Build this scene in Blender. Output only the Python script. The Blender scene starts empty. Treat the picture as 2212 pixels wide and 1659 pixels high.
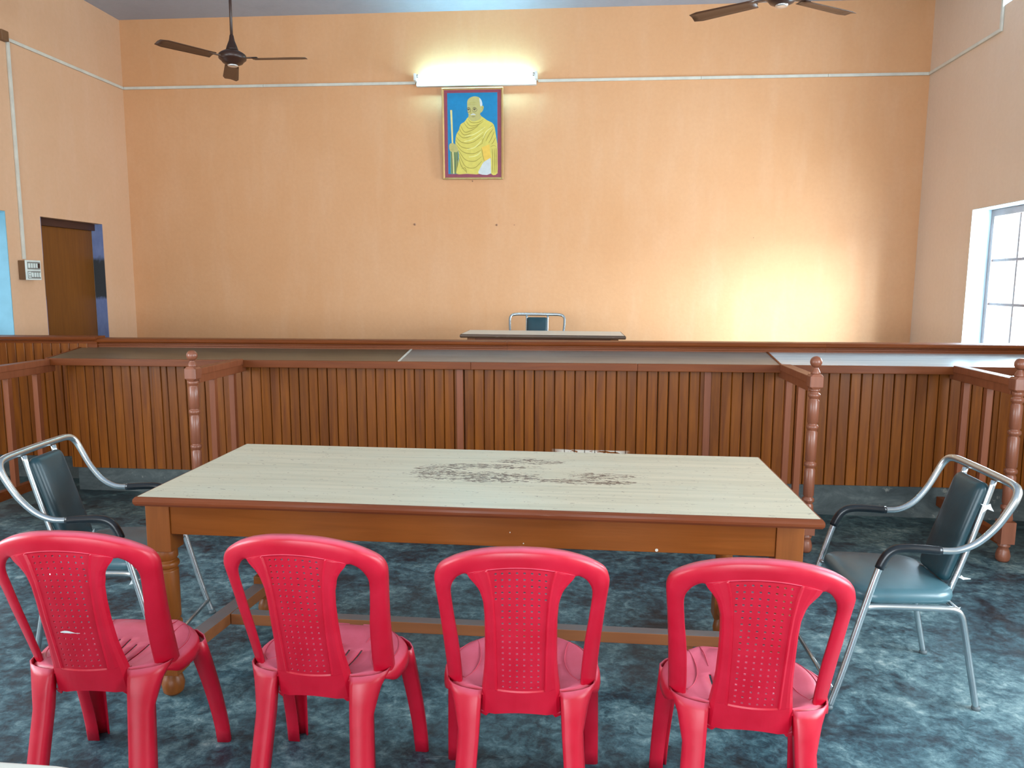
import bpy, bmesh, math, random
from mathutils import Vector, Matrix
random.seed(7)
R = math.radians
SC = bpy.context.scene
COL = SC.collection

# ------------------------------------------------------------ camera, world, lights, exposure
F, YAW, PIT, ROL, H = 1637.618, 0.09398, 0.13199, 0.00661, 1.4765
fw = Vector((-math.sin(YAW)*math.cos(PIT), math.cos(YAW)*math.cos(PIT), -math.sin(PIT)))
rt = Vector((math.cos(YAW), math.sin(YAW), 0))
up = rt.cross(fw)
r2 = rt*math.cos(ROL)+up*math.sin(ROL)
u2 = up*math.cos(ROL)-rt*math.sin(ROL)
cd = bpy.data.cameras.new('camera')
cam = bpy.data.objects.new('camera', cd); COL.objects.link(cam)
m = Matrix((r2, u2, -fw)).transposed().to_4x4()
m.translation = (0, 0, H)
cam.matrix_world = m
cd.sensor_fit = 'HORIZONTAL'; cd.sensor_width = 36; cd.lens = F/2212*36
cd.clip_start = 0.02
SC.camera = cam
SC.view_settings.view_transform = 'Standard'
SC.view_settings.look = 'None'
SC.view_settings.gamma = 1
SC.view_settings.use_curve_mapping = False
SC.view_settings.exposure = 0.2

XL, XR, YB, YF, ZC = -4.674, 3.102, 7.562, -3.6, 4.053   # the room

w = bpy.data.worlds.new('sky'); SC.world = w; w.use_nodes = True
bg = w.node_tree.nodes['Background']
bg.inputs[0].default_value = (0.80, 0.91, 1.0, 1); bg.inputs[1].default_value = 1.7

def area(name, loc, rot, sx, sy, power, col):
    l = bpy.data.lights.new(name, 'AREA'); l.shape = 'RECTANGLE'; l.size = sx; l.size_y = sy
    l.energy = power; l.color = col
    o = bpy.data.objects.new(name, l); COL.objects.link(o); o.location = loc; o.rotation_euler = rot
    return o
DAY = (0.80, 0.92, 1.0)
# daylight standing in the openings of the room (window by the bench, clerestory, side windows, doors behind)
area('daylight_window', (XR+.36, 5.98, 1.55), (0, R(90), 0), 1.2, 1.15, 230, DAY)
sk_ = area('added_wall_patch_lamp', (XR+1.6, 4.2, 2.62), (0, 0, 0), 2.3, 1.0, 1500, (.66, .84, 1.0))  # added lamp beyond the window, aimed to make the back wall's bright patch
sk_.rotation_euler = (Vector((1.6, YB, 1.4))-Vector((XR+1.6, 4.2, 2.62))).to_track_quat('-Z', 'Y').to_euler()
area('daylight_clerestory', (XR+.30, 5.8, 3.75), (0, R(90), 0), .34, 1.0, 40, DAY)
area('daylight_side_windows_right', (XR+.12, 1.55, 1.55), (0, R(90), 0), 1.5, 2.4, 190, DAY)
area('daylight_side_windows_left', (XL-.12, 1.5, 1.55), (0, R(-90), 0), 1.5, 2.4, 150, DAY)
area('daylight_doorway_left', (XL-.3, 5.42, 1.05), (0, R(-90), 0), 1.9, .7, 5, DAY)
area('daylight_behind', (-.9, YF-.12, 1.7), (R(90), 0, 0), 5.0, 2.6, 330, DAY)

# ------------------------------------------------------------ helpers
def tag(o, label=None, cat=None, group=None, kind=None):
    if label: o['label'] = label
    if cat: o['category'] = cat
    if group: o['group'] = group
    if kind: o['kind'] = kind
    return o
def empty(name, loc=(0, 0, 0), rz=0, label=None, cat=None, group=None, parent=None):
    o = bpy.data.objects.new(name, None); COL.objects.link(o)
    o.empty_display_size = .1
    o.location = loc; o.rotation_euler = (0, 0, rz)
    if parent: o.parent = parent
    return tag(o, label, cat, group)
def link(name, me, parent=None, loc=None, rot=None):
    o = bpy.data.objects.new(name, me); COL.objects.link(o)
    if parent is not None: o.parent = parent
    if loc is not None: o.location = loc
    if rot is not None: o.rotation_euler = rot
    return o
def copy_tree(o, parent=None):
    c = o.copy(); COL.objects.link(c)
    if parent is not None: c.parent = parent
    for ch in list(o.children): copy_tree(ch, c)
    return c
class MB:
    def __init__(s): s.v = []; s.f = []; s.mi = []; s.sm = []
    def add(s, vs, fs, mi=0, smooth=False):
        n = len(s.v); s.v += [tuple(v) for v in vs]
        for f in fs: s.f.append([i+n for i in f]); s.mi.append(mi); s.sm.append(smooth)
        return s
    def box(s, x0, x1, y0, y1, z0, z1, mi=0, M=None):
        vs = [Vector((x, y, z)) for z in (z0, z1) for y in (y0, y1) for x in (x0, x1)]
        if M is not None: vs = [M @ v for v in vs]
        return s.add(vs, [(0, 2, 3, 1), (4, 5, 7, 6), (0, 1, 5, 4), (2, 6, 7, 3), (0, 4, 6, 2), (1, 3, 7, 5)], mi)
    def grid(s, rows, mi=0, smooth=True, skip=None, closed=False):
        nr, nc = len(rows), len(rows[0]); fs = []
        for i in range(nr-1):
            for j in range(nc if closed else nc-1):
                if skip and skip(i, j): continue
                k = (j+1) % nc
                fs.append((i*nc+j, i*nc+k, (i+1)*nc+k, (i+1)*nc+j))
        return s.add([v for r in rows for v in r], fs, mi, smooth)
    def lathe(s, prof, n=20, cx=0, cy=0, mi=0):
        rows = [[(cx+r*math.cos(2*math.pi*k/n), cy+r*math.sin(2*math.pi*k/n), z) for k in range(n)] for r, z in prof]
        s.grid(rows, mi, True, closed=True)
        for r, rev in ((rows[0], True), (rows[-1], False)):
            n0 = list(range(n)); s.add(r, [n0[::-1] if rev else n0], mi)
        return s
    def tube(s, pts, r, n=10, mi=0, caps=True, rf=None):
        pts = [Vector(p) for p in pts]; N = len(pts)
        T = [(pts[min(i+1, N-1)]-pts[max(i-1, 0)]).normalized() for i in range(N)]
        a = Vector((0, 0, 1)) if abs(T[0].z) < .9 else Vector((1, 0, 0))
        u = (a-T[0]*a.dot(T[0])).normalized(); rows = []
        for i in range(N):
            u = (u-T[i]*u.dot(T[i])).normalized(); v = T[i].cross(u)
            rr = r if rf is None else rf(i/(N-1))
            rows.append([pts[i]+u*rr*math.cos(2*math.pi*k/n)+v*rr*math.sin(2*math.pi*k/n) for k in range(n)])
        s.grid(rows, mi, True, closed=True)
        if caps:
            s.add(rows[0], [list(range(n))[::-1]], mi); s.add(rows[-1], [list(range(n))], mi)
        return s
    def prism(s, poly, y0, y1, mi=0, axis='y'):
        # poly in the two other axes, extruded along axis
        def P(a, b, t): return (a, t, b) if axis == 'y' else ((t, a, b) if axis == 'x' else (a, b, t))
        n = len(poly)
        vs = [P(a, b, y0) for a, b in poly]+[P(a, b, y1) for a, b in poly]
        fs = [list(range(n))[::-1], [i+n for i in range(n)]]+[[i, (i+1) % n, (i+1) % n+n, i+n] for i in range(n)]
        return s.add(vs, fs, mi)
    def mesh(s, name, mats, bevel=0, seg=2, fix=True):
        me = bpy.data.meshes.new(name); me.from_pydata(s.v, [], s.f)
        if not isinstance(mats, (list, tuple)): mats = [mats]
        for x in mats: me.materials.append(x)
        me.polygons.foreach_set('material_index', s.mi); me.polygons.foreach_set('use_smooth', s.sm)
        bm = bmesh.new(); bm.from_mesh(me)
        bmesh.ops.remove_doubles(bm, verts=bm.verts, dist=1e-5)
        if fix: bmesh.ops.recalc_face_normals(bm, faces=bm.faces)
        if bevel:
            es = [e for e in bm.edges if len(e.link_faces) == 2 and e.calc_face_angle(0) > .6]
            bmesh.ops.bevel(bm, geom=es, offset=bevel, segments=seg, profile=.6, affect='EDGES', clamp_overlap=True)
        bm.to_mesh(me); bm.free(); me.update()
        return me
    def obj(s, name, mats, parent=None, bevel=0, seg=2, loc=None, rot=None, fix=True):
        return link(name, s.mesh(name, mats, bevel, seg, fix), parent, loc, rot)
def rbox(name, mat, parent, x0, x1, y0, y1, z0, z1, bevel=.003, **k):
    return MB().box(x0, x1, y0, y1, z0, z1).obj(name, mat, parent, bevel, **k)
def catmull(P, n=8):
    P = [Vector(p) for p in P]; out = []
    for i in range(len(P)-1):
        a, b, c, d = P[max(i-1, 0)], P[i], P[i+1], P[min(i+2, len(P)-1)]
        for k in range(n):
            t = k/n
            out.append(.5*((2*b)+(c-a)*t+(2*a-5*b+4*c-d)*t*t+(3*b-a-3*c+d)*t**3))
    out.append(P[-1]); return out
def interp(x, xs, ys):
    if x <= xs[0]: return ys[0]
    for i in range(len(xs)-1):
        if x <= xs[i+1]: return ys[i]+(ys[i+1]-ys[i])*(x-xs[i])/(xs[i+1]-xs[i])
    return ys[-1]
def shell(o, t, off=-1):
    md = o.modifiers.new('thickness', 'SOLIDIFY'); md.thickness = t; md.offset = off
    return o

# ------------------------------------------------------------ materials
class NT:
    def __init__(s, name):
        s.m = bpy.data.materials.new(name); s.m.use_nodes = True; s.t = s.m.node_tree; s.n = s.t.nodes
        s.b = s.n['Principled BSDF']; s.out = s.n['Material Output']
    def new(s, t, **k):
        x = s.n.new(t)
        for a, v in k.items(): setattr(x, a, v)
        return x
    def l(s, a, b): s.t.links.new(a, b)
    def coord(s, scale=(1, 1, 1), kind='Object', loc=(0, 0, 0)):
        tc = s.new('ShaderNodeTexCoord'); mp = s.new('ShaderNodeMapping')
        mp.inputs['Scale'].default_value = scale; mp.inputs['Location'].default_value = loc
        s.l(tc.outputs[kind], mp.inputs[0]); return mp.outputs[0]
    def noise(s, vec, scale=5, detail=4, rough=.55, dist=0):
        x = s.new('ShaderNodeTexNoise'); s.l(vec, x.inputs['Vector'])
        x.inputs['Scale'].default_value = scale; x.inputs['Detail'].default_value = detail
        x.inputs['Roughness'].default_value = rough; x.inputs['Distortion'].default_value = dist
        return x.outputs['Fac']
    def ramp(s, fac, stops, interp='LINEAR'):
        x = s.new('ShaderNodeValToRGB'); s.l(fac, x.inputs[0]); cr = x.color_ramp; cr.interpolation = interp
        while len(cr.elements) < len(stops): cr.elements.new(.5)
        for e, (p, c) in zip(cr.elements, stops):
            e.position = p; e.color = (c, c, c, 1) if isinstance(c, (int, float)) else (*c, 1)
        return x.outputs[0]
    def mix(s, fac, a, b, mode='MIX'):
        x = s.new('ShaderNodeMix', data_type='RGBA', blend_type=mode)
        for sock, v in ((x.inputs[0], fac), (x.inputs[6], a), (x.inputs[7], b)):
            if isinstance(v, bpy.types.NodeSocket): s.l(v, sock)
            elif isinstance(v, (int, float)): sock.default_value = v
            else: sock.default_value = (*v, 1)
        return x.outputs[2]
    def math(s, op, a, b=0., clamp=False):
        x = s.new('ShaderNodeMath', operation=op, use_clamp=clamp)
        for sock, v in ((x.inputs[0], a), (x.inputs[1], b)):
            if isinstance(v, bpy.types.NodeSocket): s.l(v, sock)
            else: sock.default_value = v
        return x.outputs[0]
    def bump(s, h, strength=.2, dist=.01):
        x = s.new('ShaderNodeBump'); s.l(h, x.inputs['Height']); x.inputs['Strength'].default_value = strength
        x.inputs['Distance'].default_value = dist; s.l(x.outputs[0], s.b.inputs['Normal'])
    def fin(s, col=None, rough=.5, metal=0, spec=.5, coat=0, coatr=.1):
        if col is not None:
            if isinstance(col, bpy.types.NodeSocket): s.l(col, s.b.inputs['Base Color'])
            else: s.b.inputs['Base Color'].default_value = (*col, 1)
        if isinstance(rough, bpy.types.NodeSocket): s.l(rough, s.b.inputs['Roughness'])
        else: s.b.inputs['Roughness'].default_value = rough
        s.b.inputs['Metallic'].default_value = metal; s.b.inputs['Specular IOR Level'].default_value = spec
        s.b.inputs['Coat Weight'].default_value = coat; s.b.inputs['Coat Roughness'].default_value = coatr
        return s.m

def plain(name, col, rough=.5, metal=0, spec=.5, var=.12, nscale=9, **k):
    t = NT(name); c = t.coord(); n = t.noise(c, nscale, 5)
    lo = tuple(x*(1-var) for x in col); hi = tuple(min(1, x*(1+var)) for x in col)
    return t.fin(t.ramp(n, [(.3, lo), (.7, hi)]), rough, metal, spec, **k)

def wall_mat(name, a, b, c, sy=1):
    t = NT(name); co = t.coord()
    n1 = t.noise(co, .8, 5, .6); n2 = t.noise(t.coord((2.5, 2.5, .5)), 2.0, 6, .65); n3 = t.noise(co, 30, 4)
    col = t.mix(t.ramp(n1, [(.3, 0.), (.72, 1.)]), a, b)
    col = t.mix(t.ramp(n2, [(.48, 0.), (.8, .55)]), col, c)
    col = t.mix(t.ramp(n3, [(.35, 0.), (.7, .12)]), col, (a[0]*.75, a[1]*.72, a[2]*.7))
    t.bump(t.math('ADD', t.noise(co, 6, 6, .6), t.math('MULTIPLY', n3, .25)), .22, .012)
    return t.fin(col, .62, spec=.3)
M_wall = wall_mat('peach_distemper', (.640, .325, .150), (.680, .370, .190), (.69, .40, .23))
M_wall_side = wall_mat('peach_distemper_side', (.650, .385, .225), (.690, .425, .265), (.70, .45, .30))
M_wall_right = wall_mat('hazed_peach_distemper', (.70, .52, .38), (.74, .57, .43), (.74, .58, .46))  # paler, greyer peach: haze over the right wall put into its colour
M_ceil = wall_mat('ceiling_limewash', (.36, .39, .46), (.42, .46, .53), (.32, .35, .42))
M_blue = plain('light_blue_paint', (.20, .44, .55), .55, var=.08)
def jamb_mat():
    t = NT('violet_blue_stained_paint'); co = t.coord()
    n = t.noise(t.coord((3, 3, 1.2)), 3.2, 5, .6)
    sep = t.new('ShaderNodeSeparateXYZ'); t.l(co, sep.inputs[0])
    z = sep.outputs[2]
    band = t.math('SUBTRACT', 1.0, t.math('ABSOLUTE', t.math('MULTIPLY', t.math('SUBTRACT', z, 1.50), 3.4)), clamp=True)
    mk = t.ramp(t.math('ADD', t.math('MULTIPLY', band, .62), t.math('MULTIPLY', n, .5)), [(.42, 0.), (.52, 1.)])
    base = t.mix(t.ramp(n, [(.35, 0.), (.65, 1.)]), (.13, .17, .34), (.20, .25, .44))
    return t.fin(t.mix(mk, base, (.035, .04, .045)), .6)
M_jamb = jamb_mat()

def floor_mat():
    t = NT('worn_cement_floor'); co = t.coord()
    big = t.noise(t.coord((1, 1, 1)), 1.1, 5, .62, .4)
    mid = t.noise(t.coord((1, 1.05, 1)), 4.5, 8, .68, .6)
    fine = t.noise(t.coord((1, 1.1, 1)), 24, 8, .75, .4)
    grit = t.noise(co, 75, 4, .6)
    s = t.math('ADD', t.math('MULTIPLY', mid, .46), t.math('ADD', t.math('MULTIPLY', big, .26), t.math('MULTIPLY', fine, .42)))
    col = t.ramp(s, [(.44, (.004, .009, .014)), (.52, (.017, .044, .062)), (.58, (.046, .112, .140)), (.65, (.14, .245, .27)), (.75, (.42, .52, .52))])
    # pale scuffs and drips
    vo = t.new('ShaderNodeTexVoronoi'); t.l(t.coord((1, 1, 1)), vo.inputs['Vector']); vo.inputs['Scale'].default_value = 3.3
    spot = t.ramp(vo.outputs['Distance'], [(.05, 1.), (.09, 0.)])
    col = t.mix(t.math('MULTIPLY', spot, t.ramp(mid, [(.45, 0.), (.6, .55)])), col, (.34, .43, .43))
    sc = t.noise(t.coord((1.0, 6, 1)), 6, 6, .7, 1.2)
    col = t.mix(t.ramp(sc, [(.66, 0.), (.72, .35)]), col, (.36, .44, .44))
    # the strip by the bench is browner, with the light's fall-off painted in darker
    sep = t.new('ShaderNodeSeparateXYZ'); t.l(co, sep.inputs[0])
    far = t.ramp(t.math('ADD', t.math('MULTIPLY', t.math('SUBTRACT', sep.outputs[1], 3.6), .8), t.math('MULTIPLY', mid, .5)), [(.35, 0.), (.95, 1.)])
    col = t.mix(t.math('MULTIPLY', far, .8), col, t.mix(.9, col, (.62, .46, .33), 'MULTIPLY'))
    t.bump(t.math('ADD', t.math('MULTIPLY', fine, .8), t.math('MULTIPLY', grit, .35)), .35, .006)
    return t.fin(col, t.ramp(mid, [(.35, .34), (.65, .56)]), spec=.5)
M_floor = floor_mat()
def plinth_mat():
    t = NT('grey_cement_plinth'); n = t.noise(t.coord((1, 1, 2.2)), 3.5, 8, .7, .5); n2 = t.noise(t.coord(), 14, 6, .7)
    c = t.ramp(n, [(.3, (.022, .032, .034)), (.5, (.055, .070, .070)), (.75, (.14, .16, .15))])
    c = t.mix(t.ramp(n2, [(.62, 0.), (.7, .5)]), c, (.30, .30, .26))
    t.bump(n2, .3, .006); return t.fin(c, .7)
M_plinth = plinth_mat()

def wood(name, dark, light, rough=.3, axis='z', rnd=.25, spec=.5, coat=.25, chips=None, fscale=1.0, worn=0):
    t = NT(name)
    sc = {'z': (14, 14, .9), 'x': (.9, 14, 14), 'y': (14, .9, 14)}[axis]
    oi = t.new('ShaderNodeObjectInfo')
    tc = t.new('ShaderNodeTexCoord'); mp = t.new('ShaderNodeMapping'); mp.inputs['Scale'].default_value = tuple(v*fscale for v in sc)
    off = t.new('ShaderNodeVectorMath', operation='ADD'); mul = t.new('ShaderNodeVectorMath', operation='SCALE')
    cmb = t.new('ShaderNodeCombineXYZ')
    for i in range(3): t.l(oi.outputs['Random'], cmb.inputs[i])
    t.l(cmb.outputs[0], mul.inputs[0]); mul.inputs['Scale'].default_value = 37
    t.l(tc.outputs['Object'], off.inputs[0]); t.l(mul.outputs[0], off.inputs[1]); t.l(off.outputs[0], mp.inputs[0])
    g = t.noise(mp.outputs[0], 2.2, 6, .6, .5)
    col = t.ramp(g, [(.3, dark), (.7, light)])
    k = t.math('ADD', 1-rnd/2, t.math('MULTIPLY', oi.outputs['Random'], rnd))
    col = t.mix(1.0, col, t.ramp(k, [(0., 0.), (1., 1.)]), 'MULTIPLY')
    if worn:
        wn = t.noise(mp.outputs[0], 7, 7, .75, .3)
        col = t.mix(t.ramp(wn, [(.60, 0.), (.66, worn)]), col, (.42, .34, .25))
    if chips:      # (centre, half size) in world/object space of flaked-off paint
        geo = t.new('ShaderNodeNewGeometry'); sep = t.new('ShaderNodeSeparateXYZ'); t.l(geo.outputs['Position'], sep.inputs[0])
        (cx, cz), (hx, hz) = chips
        dx = t.math('ABSOLUTE', t.math('DIVIDE', t.math('SUBTRACT', sep.outputs[0], cx), hx))
        dz = t.math('ABSOLUTE', t.math('DIVIDE', t.math('SUBTRACT', sep.outputs[2], cz), hz))
        d = t.math('MAXIMUM', dx, dz)
        mp2 = t.new('ShaderNodeMapping'); mp2.inputs['Scale'].default_value = (8, 8, 40); t.l(geo.outputs['Position'], mp2.inputs[0])
        nn = t.noise(mp2.outputs[0], 1.6, 3, .6)
        mk = t.math('MULTIPLY', t.ramp(d, [(.7, 1.), (1., 0.)]), t.ramp(nn, [(.45, 0.), (.48, 1.)]))
        col = t.mix(mk, col, (.62, .56, .48))
    t.bump(g, .18, .004)
    return t.fin(col, rough, spec=spec, coat=coat, coatr=.22)
M_plank = wood('varnished_plank_wood', (.122, .028, .0010), (.245, .068, .0020), .42, 'z', .32, chips=((.06, .368), (.26, .022)), coat=.05, spec=.28)
M_rail = wood('red_brown_varnished_wood', (.125, .028, .005), (.185, .046, .009), .42, 'x', .1, coat=.05, spec=.22)
M_post = wood('pinkish_brown_painted_wood', (.185, .057, .027), (.25, .082, .041), .38, 'z', .1, coat=.15)
M_batten = wood('pinkish_batten_wood', (.185, .050, .018), (.245, .072, .028), .42, 'z', .1, coat=.05, spec=.4)
M_tablewood = wood('orange_brown_painted_wood', (.185, .050, .004), (.245, .070, .008), .45, 'x', .05, coat=.02, spec=.22)
M_tableleg = wood('orange_brown_turned_wood', (.185, .050, .004), (.265, .078, .010), .42, 'z', .05, coat=.05, spec=.4)
M_stretch = wood('dusty_brown_wood', (.17, .065, .028), (.25, .10, .04), .5, 'x', .05, coat=0)
M_edge = wood('dark_red_edge_wood', (.13, .032, .010), (.20, .054, .018), .35, 'x', .05, worn=.12, coat=.05, spec=.25)
M_oldedge = wood('worn_dark_edge_wood', (.060, .030, .014), (.12, .06, .03), .5, 'x', .05, worn=.9)
M_backing = plain('dark_gap', (.018, .008, .004), .8)
def dusty(name, base):   # dusty film lies on upward faces
    t = NT(name); geo = t.new('ShaderNodeNewGeometry'); sep = t.new('ShaderNodeSeparateXYZ'); t.l(geo.outputs['Normal'], sep.inputs[0])
    n = t.noise(t.coord(), 12, 6, .65)
    g = t.noise(t.coord((1, 14, 14)), 2, 5)
    col = t.ramp(g, [(.3, tuple(x*.8 for x in base)), (.7, base)])
    k = t.math('MULTIPLY', t.ramp(sep.outputs[2], [(.5, 0.), (.9, 1.)]), t.ramp(n, [(.3, .75), (.7, 1.)]))
    return t.fin(t.mix(k, col, (.17, .16, .165)), .6)
M_dusty = dusty('dusty_stretcher_wood', (.27, .085, .020))

def laminate(name, a, b, streak, rough=.32, patch=False, spec=.5):
    t = NT(name); co = t.coord((1.2, 22, 6))
    g = t.noise(co, 1.6, 7, .62, .3); big = t.noise(t.coord((1, 2.5, 1)), 2.2, 4)
    col = t.ramp(g, [(.32, a), (.62, b)])
    col = t.mix(t.ramp(big, [(.4, 0.), (.7, .5)]), col, streak)
    sp = t.noise(t.coord((9, 26, 1)), 2.6, 5, .7, .5)
    col = t.mix(t.ramp(sp, [(.735, 0.), (.75, .8)]), col, (.13, .11, .09))
    if patch:
        sep = t.new('ShaderNodeSeparateXYZ'); t.l(t.coord(), sep.inputs[0]); x, y = sep.outputs[0], sep.outputs[1]
        def blob(cx, cy, hx, hy):
            dx = t.math('POWER', t.math('DIVIDE', t.math('SUBTRACT', x, cx), hx), 2.)
            dy = t.math('POWER', t.math('DIVIDE', t.math('SUBTRACT', y, cy), hy), 2.)
            return t.math('SUBTRACT', 1.0, t.math('ADD', dx, dy), clamp=True)
        fl = t.noise(t.coord((9, 24, 1)), 4.6, 5, .62, .5)
        m_ = 0
        for b_ in ((-.17, .02, .13, .15), (.02, -.03, .28, .10), (.17, .23, .17, .06), (-.02, .13, .26, .05), (.40, -.06, .24, .05), (.46, .03, .16, .06),):
            m_ = t.math('MAXIMUM', m_, blob(*b_)) if m_ else blob(*b_)
        mk = t.ramp(t.math('ADD', t.math('MULTIPLY', t.ramp(m_, [(0., 0.), (.6, 1.)]), .155), fl), [(.655, 0.), (.668, 1.)])
        col = t.mix(mk, col, (.115, .100, .085))
    t.bump(g, .05, .002)
    return t.fin(col, rough, spec=spec)
M_lam = laminate('pale_worn_laminate', (.47, .47, .36), (.60, .58, .45), (.53, .57, .47), .36, True)
M_lam2 = laminate('pale_laminate', (.60, .62, .56), (.70, .70, .63), (.66, .68, .63), .34)
M_shelf_l = laminate('brown_grey_laminate', (.075, .062, .035), (.12, .098, .058), (.15, .125, .085), .30)
M_shelf_m = laminate('grey_laminate', (.15, .15, .13), (.23, .22, .20), (.27, .27, .25), .28)
M_shelf_r = laminate('reflection_pale_laminate', (.42, .50, .53), (.54, .62, .65), (.52, .60, .64), .2)  # lightened to carry the reflection of the bright back wall

def red_mat():
    t = NT('red_moulded_plastic'); n = t.noise(t.coord(), 10, 5, .6); geo = t.new('ShaderNodeNewGeometry')
    sep = t.new('ShaderNodeSeparateXYZ'); t.l(geo.outputs['Normal'], sep.inputs[0])
    col = t.ramp(n, [(.3, (.44, .002, .018)), (.7, (.52, .006, .030))])
    sky_pink = t.math('MULTIPLY', t.ramp(sep.outputs[2], [(.45, 0.), (.95, .62)]), t.ramp(t.noise(t.coord(), 5, 6, .7), [(.3, .6), (.7, 1.)]))
    col = t.mix(sky_pink, col, (.80, .23, .33))  # sky reflection on upward faces, painted in as paler pink
    t.b.inputs['Subsurface Weight'].default_value = 0
    t.bump(t.noise(t.coord(), 60, 3), .03, .002)
    return t.fin(col, t.ramp(n, [(.3, .33), (.7, .45)]), spec=.5)
M_red = red_mat()
def chrome():
    t = NT('dulled_chrome_tube'); n = t.noise(t.coord(), 9, 3, .5)
    col = t.ramp(n, [(.3, (.47, .53, .56)), (.66, (.55, .61, .63)), (.80, (.42, .41, .38))])
    return t.fin(col, .27, metal=.9)
M_chrome = chrome()
M_sleeve = plain('black_plastic_sleeve', (.010, .014, .018), .28, var=.2)
M_feet = plain('grey_foot_cap', (.10, .13, .14), .5)
def vinyl():
    t = NT('dark_teal_vinyl'); n = t.noise(t.coord(), 120, 3)
    t.bump(n, .12, .002)
    return t.fin(t.ramp(t.noise(t.coord(), 5, 4), [(.3, (.007, .032, .042)), (.7, (.013, .050, .064))]), .36, spec=.55)
M_vinyl = vinyl()
M_vinyl_seat = plain('window_lit_teal_vinyl', (.055, .125, .150), .30, spec=.6)  # lighter teal: window light on the seats put into the base colour
M_scrap = plain('white_torn_plastic', (.75, .80, .80), .5)
M_pvc = plain('grimy_white_pvc', (.60, .58, .50), .5, var=.1)
M_metalwhite = plain('white_enamel', (.72, .76, .74), .35)
M_fan = plain('dark_brown_enamel', (.040, .016, .010), .35)
M_fanblade = plain('brown_enamel_blade', (.075, .030, .014), .4)
M_silver = plain('silver_ring', (.7, .7, .7), .3, metal=.8)
M_door = wood('dark_orange_brown_door_paint', (.150, .046, .003), (.195, .064, .005), .45, 'z', .05, coat=0)
M_doorframe = plain('dark_maroon_frame', (.050, .016, .010), .5)
M_winframe = plain('grey_brown_window_paint', (.19, .14, .13), .5)
M_reveal = plain('pale_blue_reveal_paint', (.58, .72, .80), .6, var=.05)
M_boxside = plain('brown_switchbox_wood', (.16, .075, .030), .5)
M_switch = plain('ivory_switch_plate', (.66, .72, .68), .4)
M_switchdark = plain('grey_switch_recess', (.22, .22, .20), .5)
M_gold = plain('brass_frame', (.50, .30, .11), .35, metal=.35)
M_plug = plain('plug_plaster', (.42, .22, .13), .8)

def glass():
    t = NT('window_glass'); t.n.remove(t.b)
    tr = t.new('ShaderNodeBsdfTransparent'); tr.inputs[0].default_value = (.93, .96, .97, 1)
    gl = t.new('ShaderNodeBsdfGlossy'); gl.inputs['Roughness'].default_value = .03
    lw = t.new('ShaderNodeFresnel'); mx = t.new('ShaderNodeMixShader')
    gb = t.new('ShaderNodeNewGeometry'); t.l(t.math('MULTIPLY', lw.outputs[0], t.math('SUBTRACT', 1.0, gb.outputs['Backfacing'])), mx.inputs[0]); t.l(tr.outputs[0], mx.inputs[1]); t.l(gl.outputs[0], mx.inputs[2]); t.l(mx.outputs[0], t.out.inputs[0])
    return t.m
M_glass = glass()
def emit(name, col, s):
    t = NT(name); t.b.inputs['Base Color'].default_value = (*col, 1)
    t.b.inputs['Emission Color'].default_value = (*col, 1); t.b.inputs['Emission Strength'].default_value = s
    return t.m
M_tube = emit('fluorescent_tube_glow', (.30, .80, 1.0), 62)

# ------------------------------------------------------------ the room
def holed_wall(name, mat, axis, plane, thick, a0, a1, z0, z1, holes):
    A = sorted({a0, a1, *[h[0] for h in holes], *[h[1] for h in holes]})
    Z = sorted({z0, z1, *[h[2] for h in holes], *[h[3] for h in holes]})
    mb = MB()
    for i in range(len(A)-1):
        for j in range(len(Z)-1):
            ca, cz = (A[i]+A[i+1])/2, (Z[j]+Z[j+1])/2
            if any(h[0] < ca < h[1] and h[2] < cz < h[3] for h in holes): continue
            p0, p1 = sorted((plane, plane+thick))
            if axis == 'x': mb.box(p0, p1, A[i], A[i+1], Z[j], Z[j+1])
            else: mb.box(A[i], A[i+1], p0, p1, Z[j], Z[j+1])
    return tag(mb.obj(name, mat), kind='structure')
rbox_f = lambda n, m_, *a: tag(MB().box(*a).obj(n, m_), kind='structure')
rbox_f('floor', M_floor, XL-.3, XR+.3, YF-.3, YB+.3, -.12, 0)
rbox_f('ceiling', M_ceil, XL-.3, XR+.3, YF-.3, YB+.3, ZC, ZC+.15)
WIN = (5.40, 6.57, .93, 2.09); CLE = (5.30, 6.35, 3.57, 3.93)
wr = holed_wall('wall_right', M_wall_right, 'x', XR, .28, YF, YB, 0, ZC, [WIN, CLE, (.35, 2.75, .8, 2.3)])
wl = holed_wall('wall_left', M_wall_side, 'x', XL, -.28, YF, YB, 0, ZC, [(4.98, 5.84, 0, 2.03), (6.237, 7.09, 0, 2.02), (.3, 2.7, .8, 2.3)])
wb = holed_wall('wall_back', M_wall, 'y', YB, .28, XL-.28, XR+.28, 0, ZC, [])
holed_wall('wall_front', M_wall_side, 'y', YF, -.28, XL-.28, XR+.28, 0, ZC, [(-3.4, 1.6, .4, 3.0)])
plat = MB().box(-3.62, XR, 5.34, YB, 0.0, .375).obj('floor', M_plinth); tag(plat, kind='structure')
# small chipped plugs in the back wall
for x, z, r in ((-1.695, 2.051, .009), (-.874, 2.046, .008), (-.70, 2.046, .003), (-1.115, 2.468, .005), (1.60, 1.925, .003)):
    mb = MB(); mb.lathe([(r*1.5, 0), (r*1.3, .004), (r*.8, .007)], 9)
    o = mb.obj('wall_plug', M_plug, wb, loc=(x, YB+.001, z), rot=(R(90), 0, 0))
    mb = MB(); mb.lathe([(r*.6, 0), (r*.55, .012), (r*.3, .014)], 7); mb.obj('screw', M_boxside, o)

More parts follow.
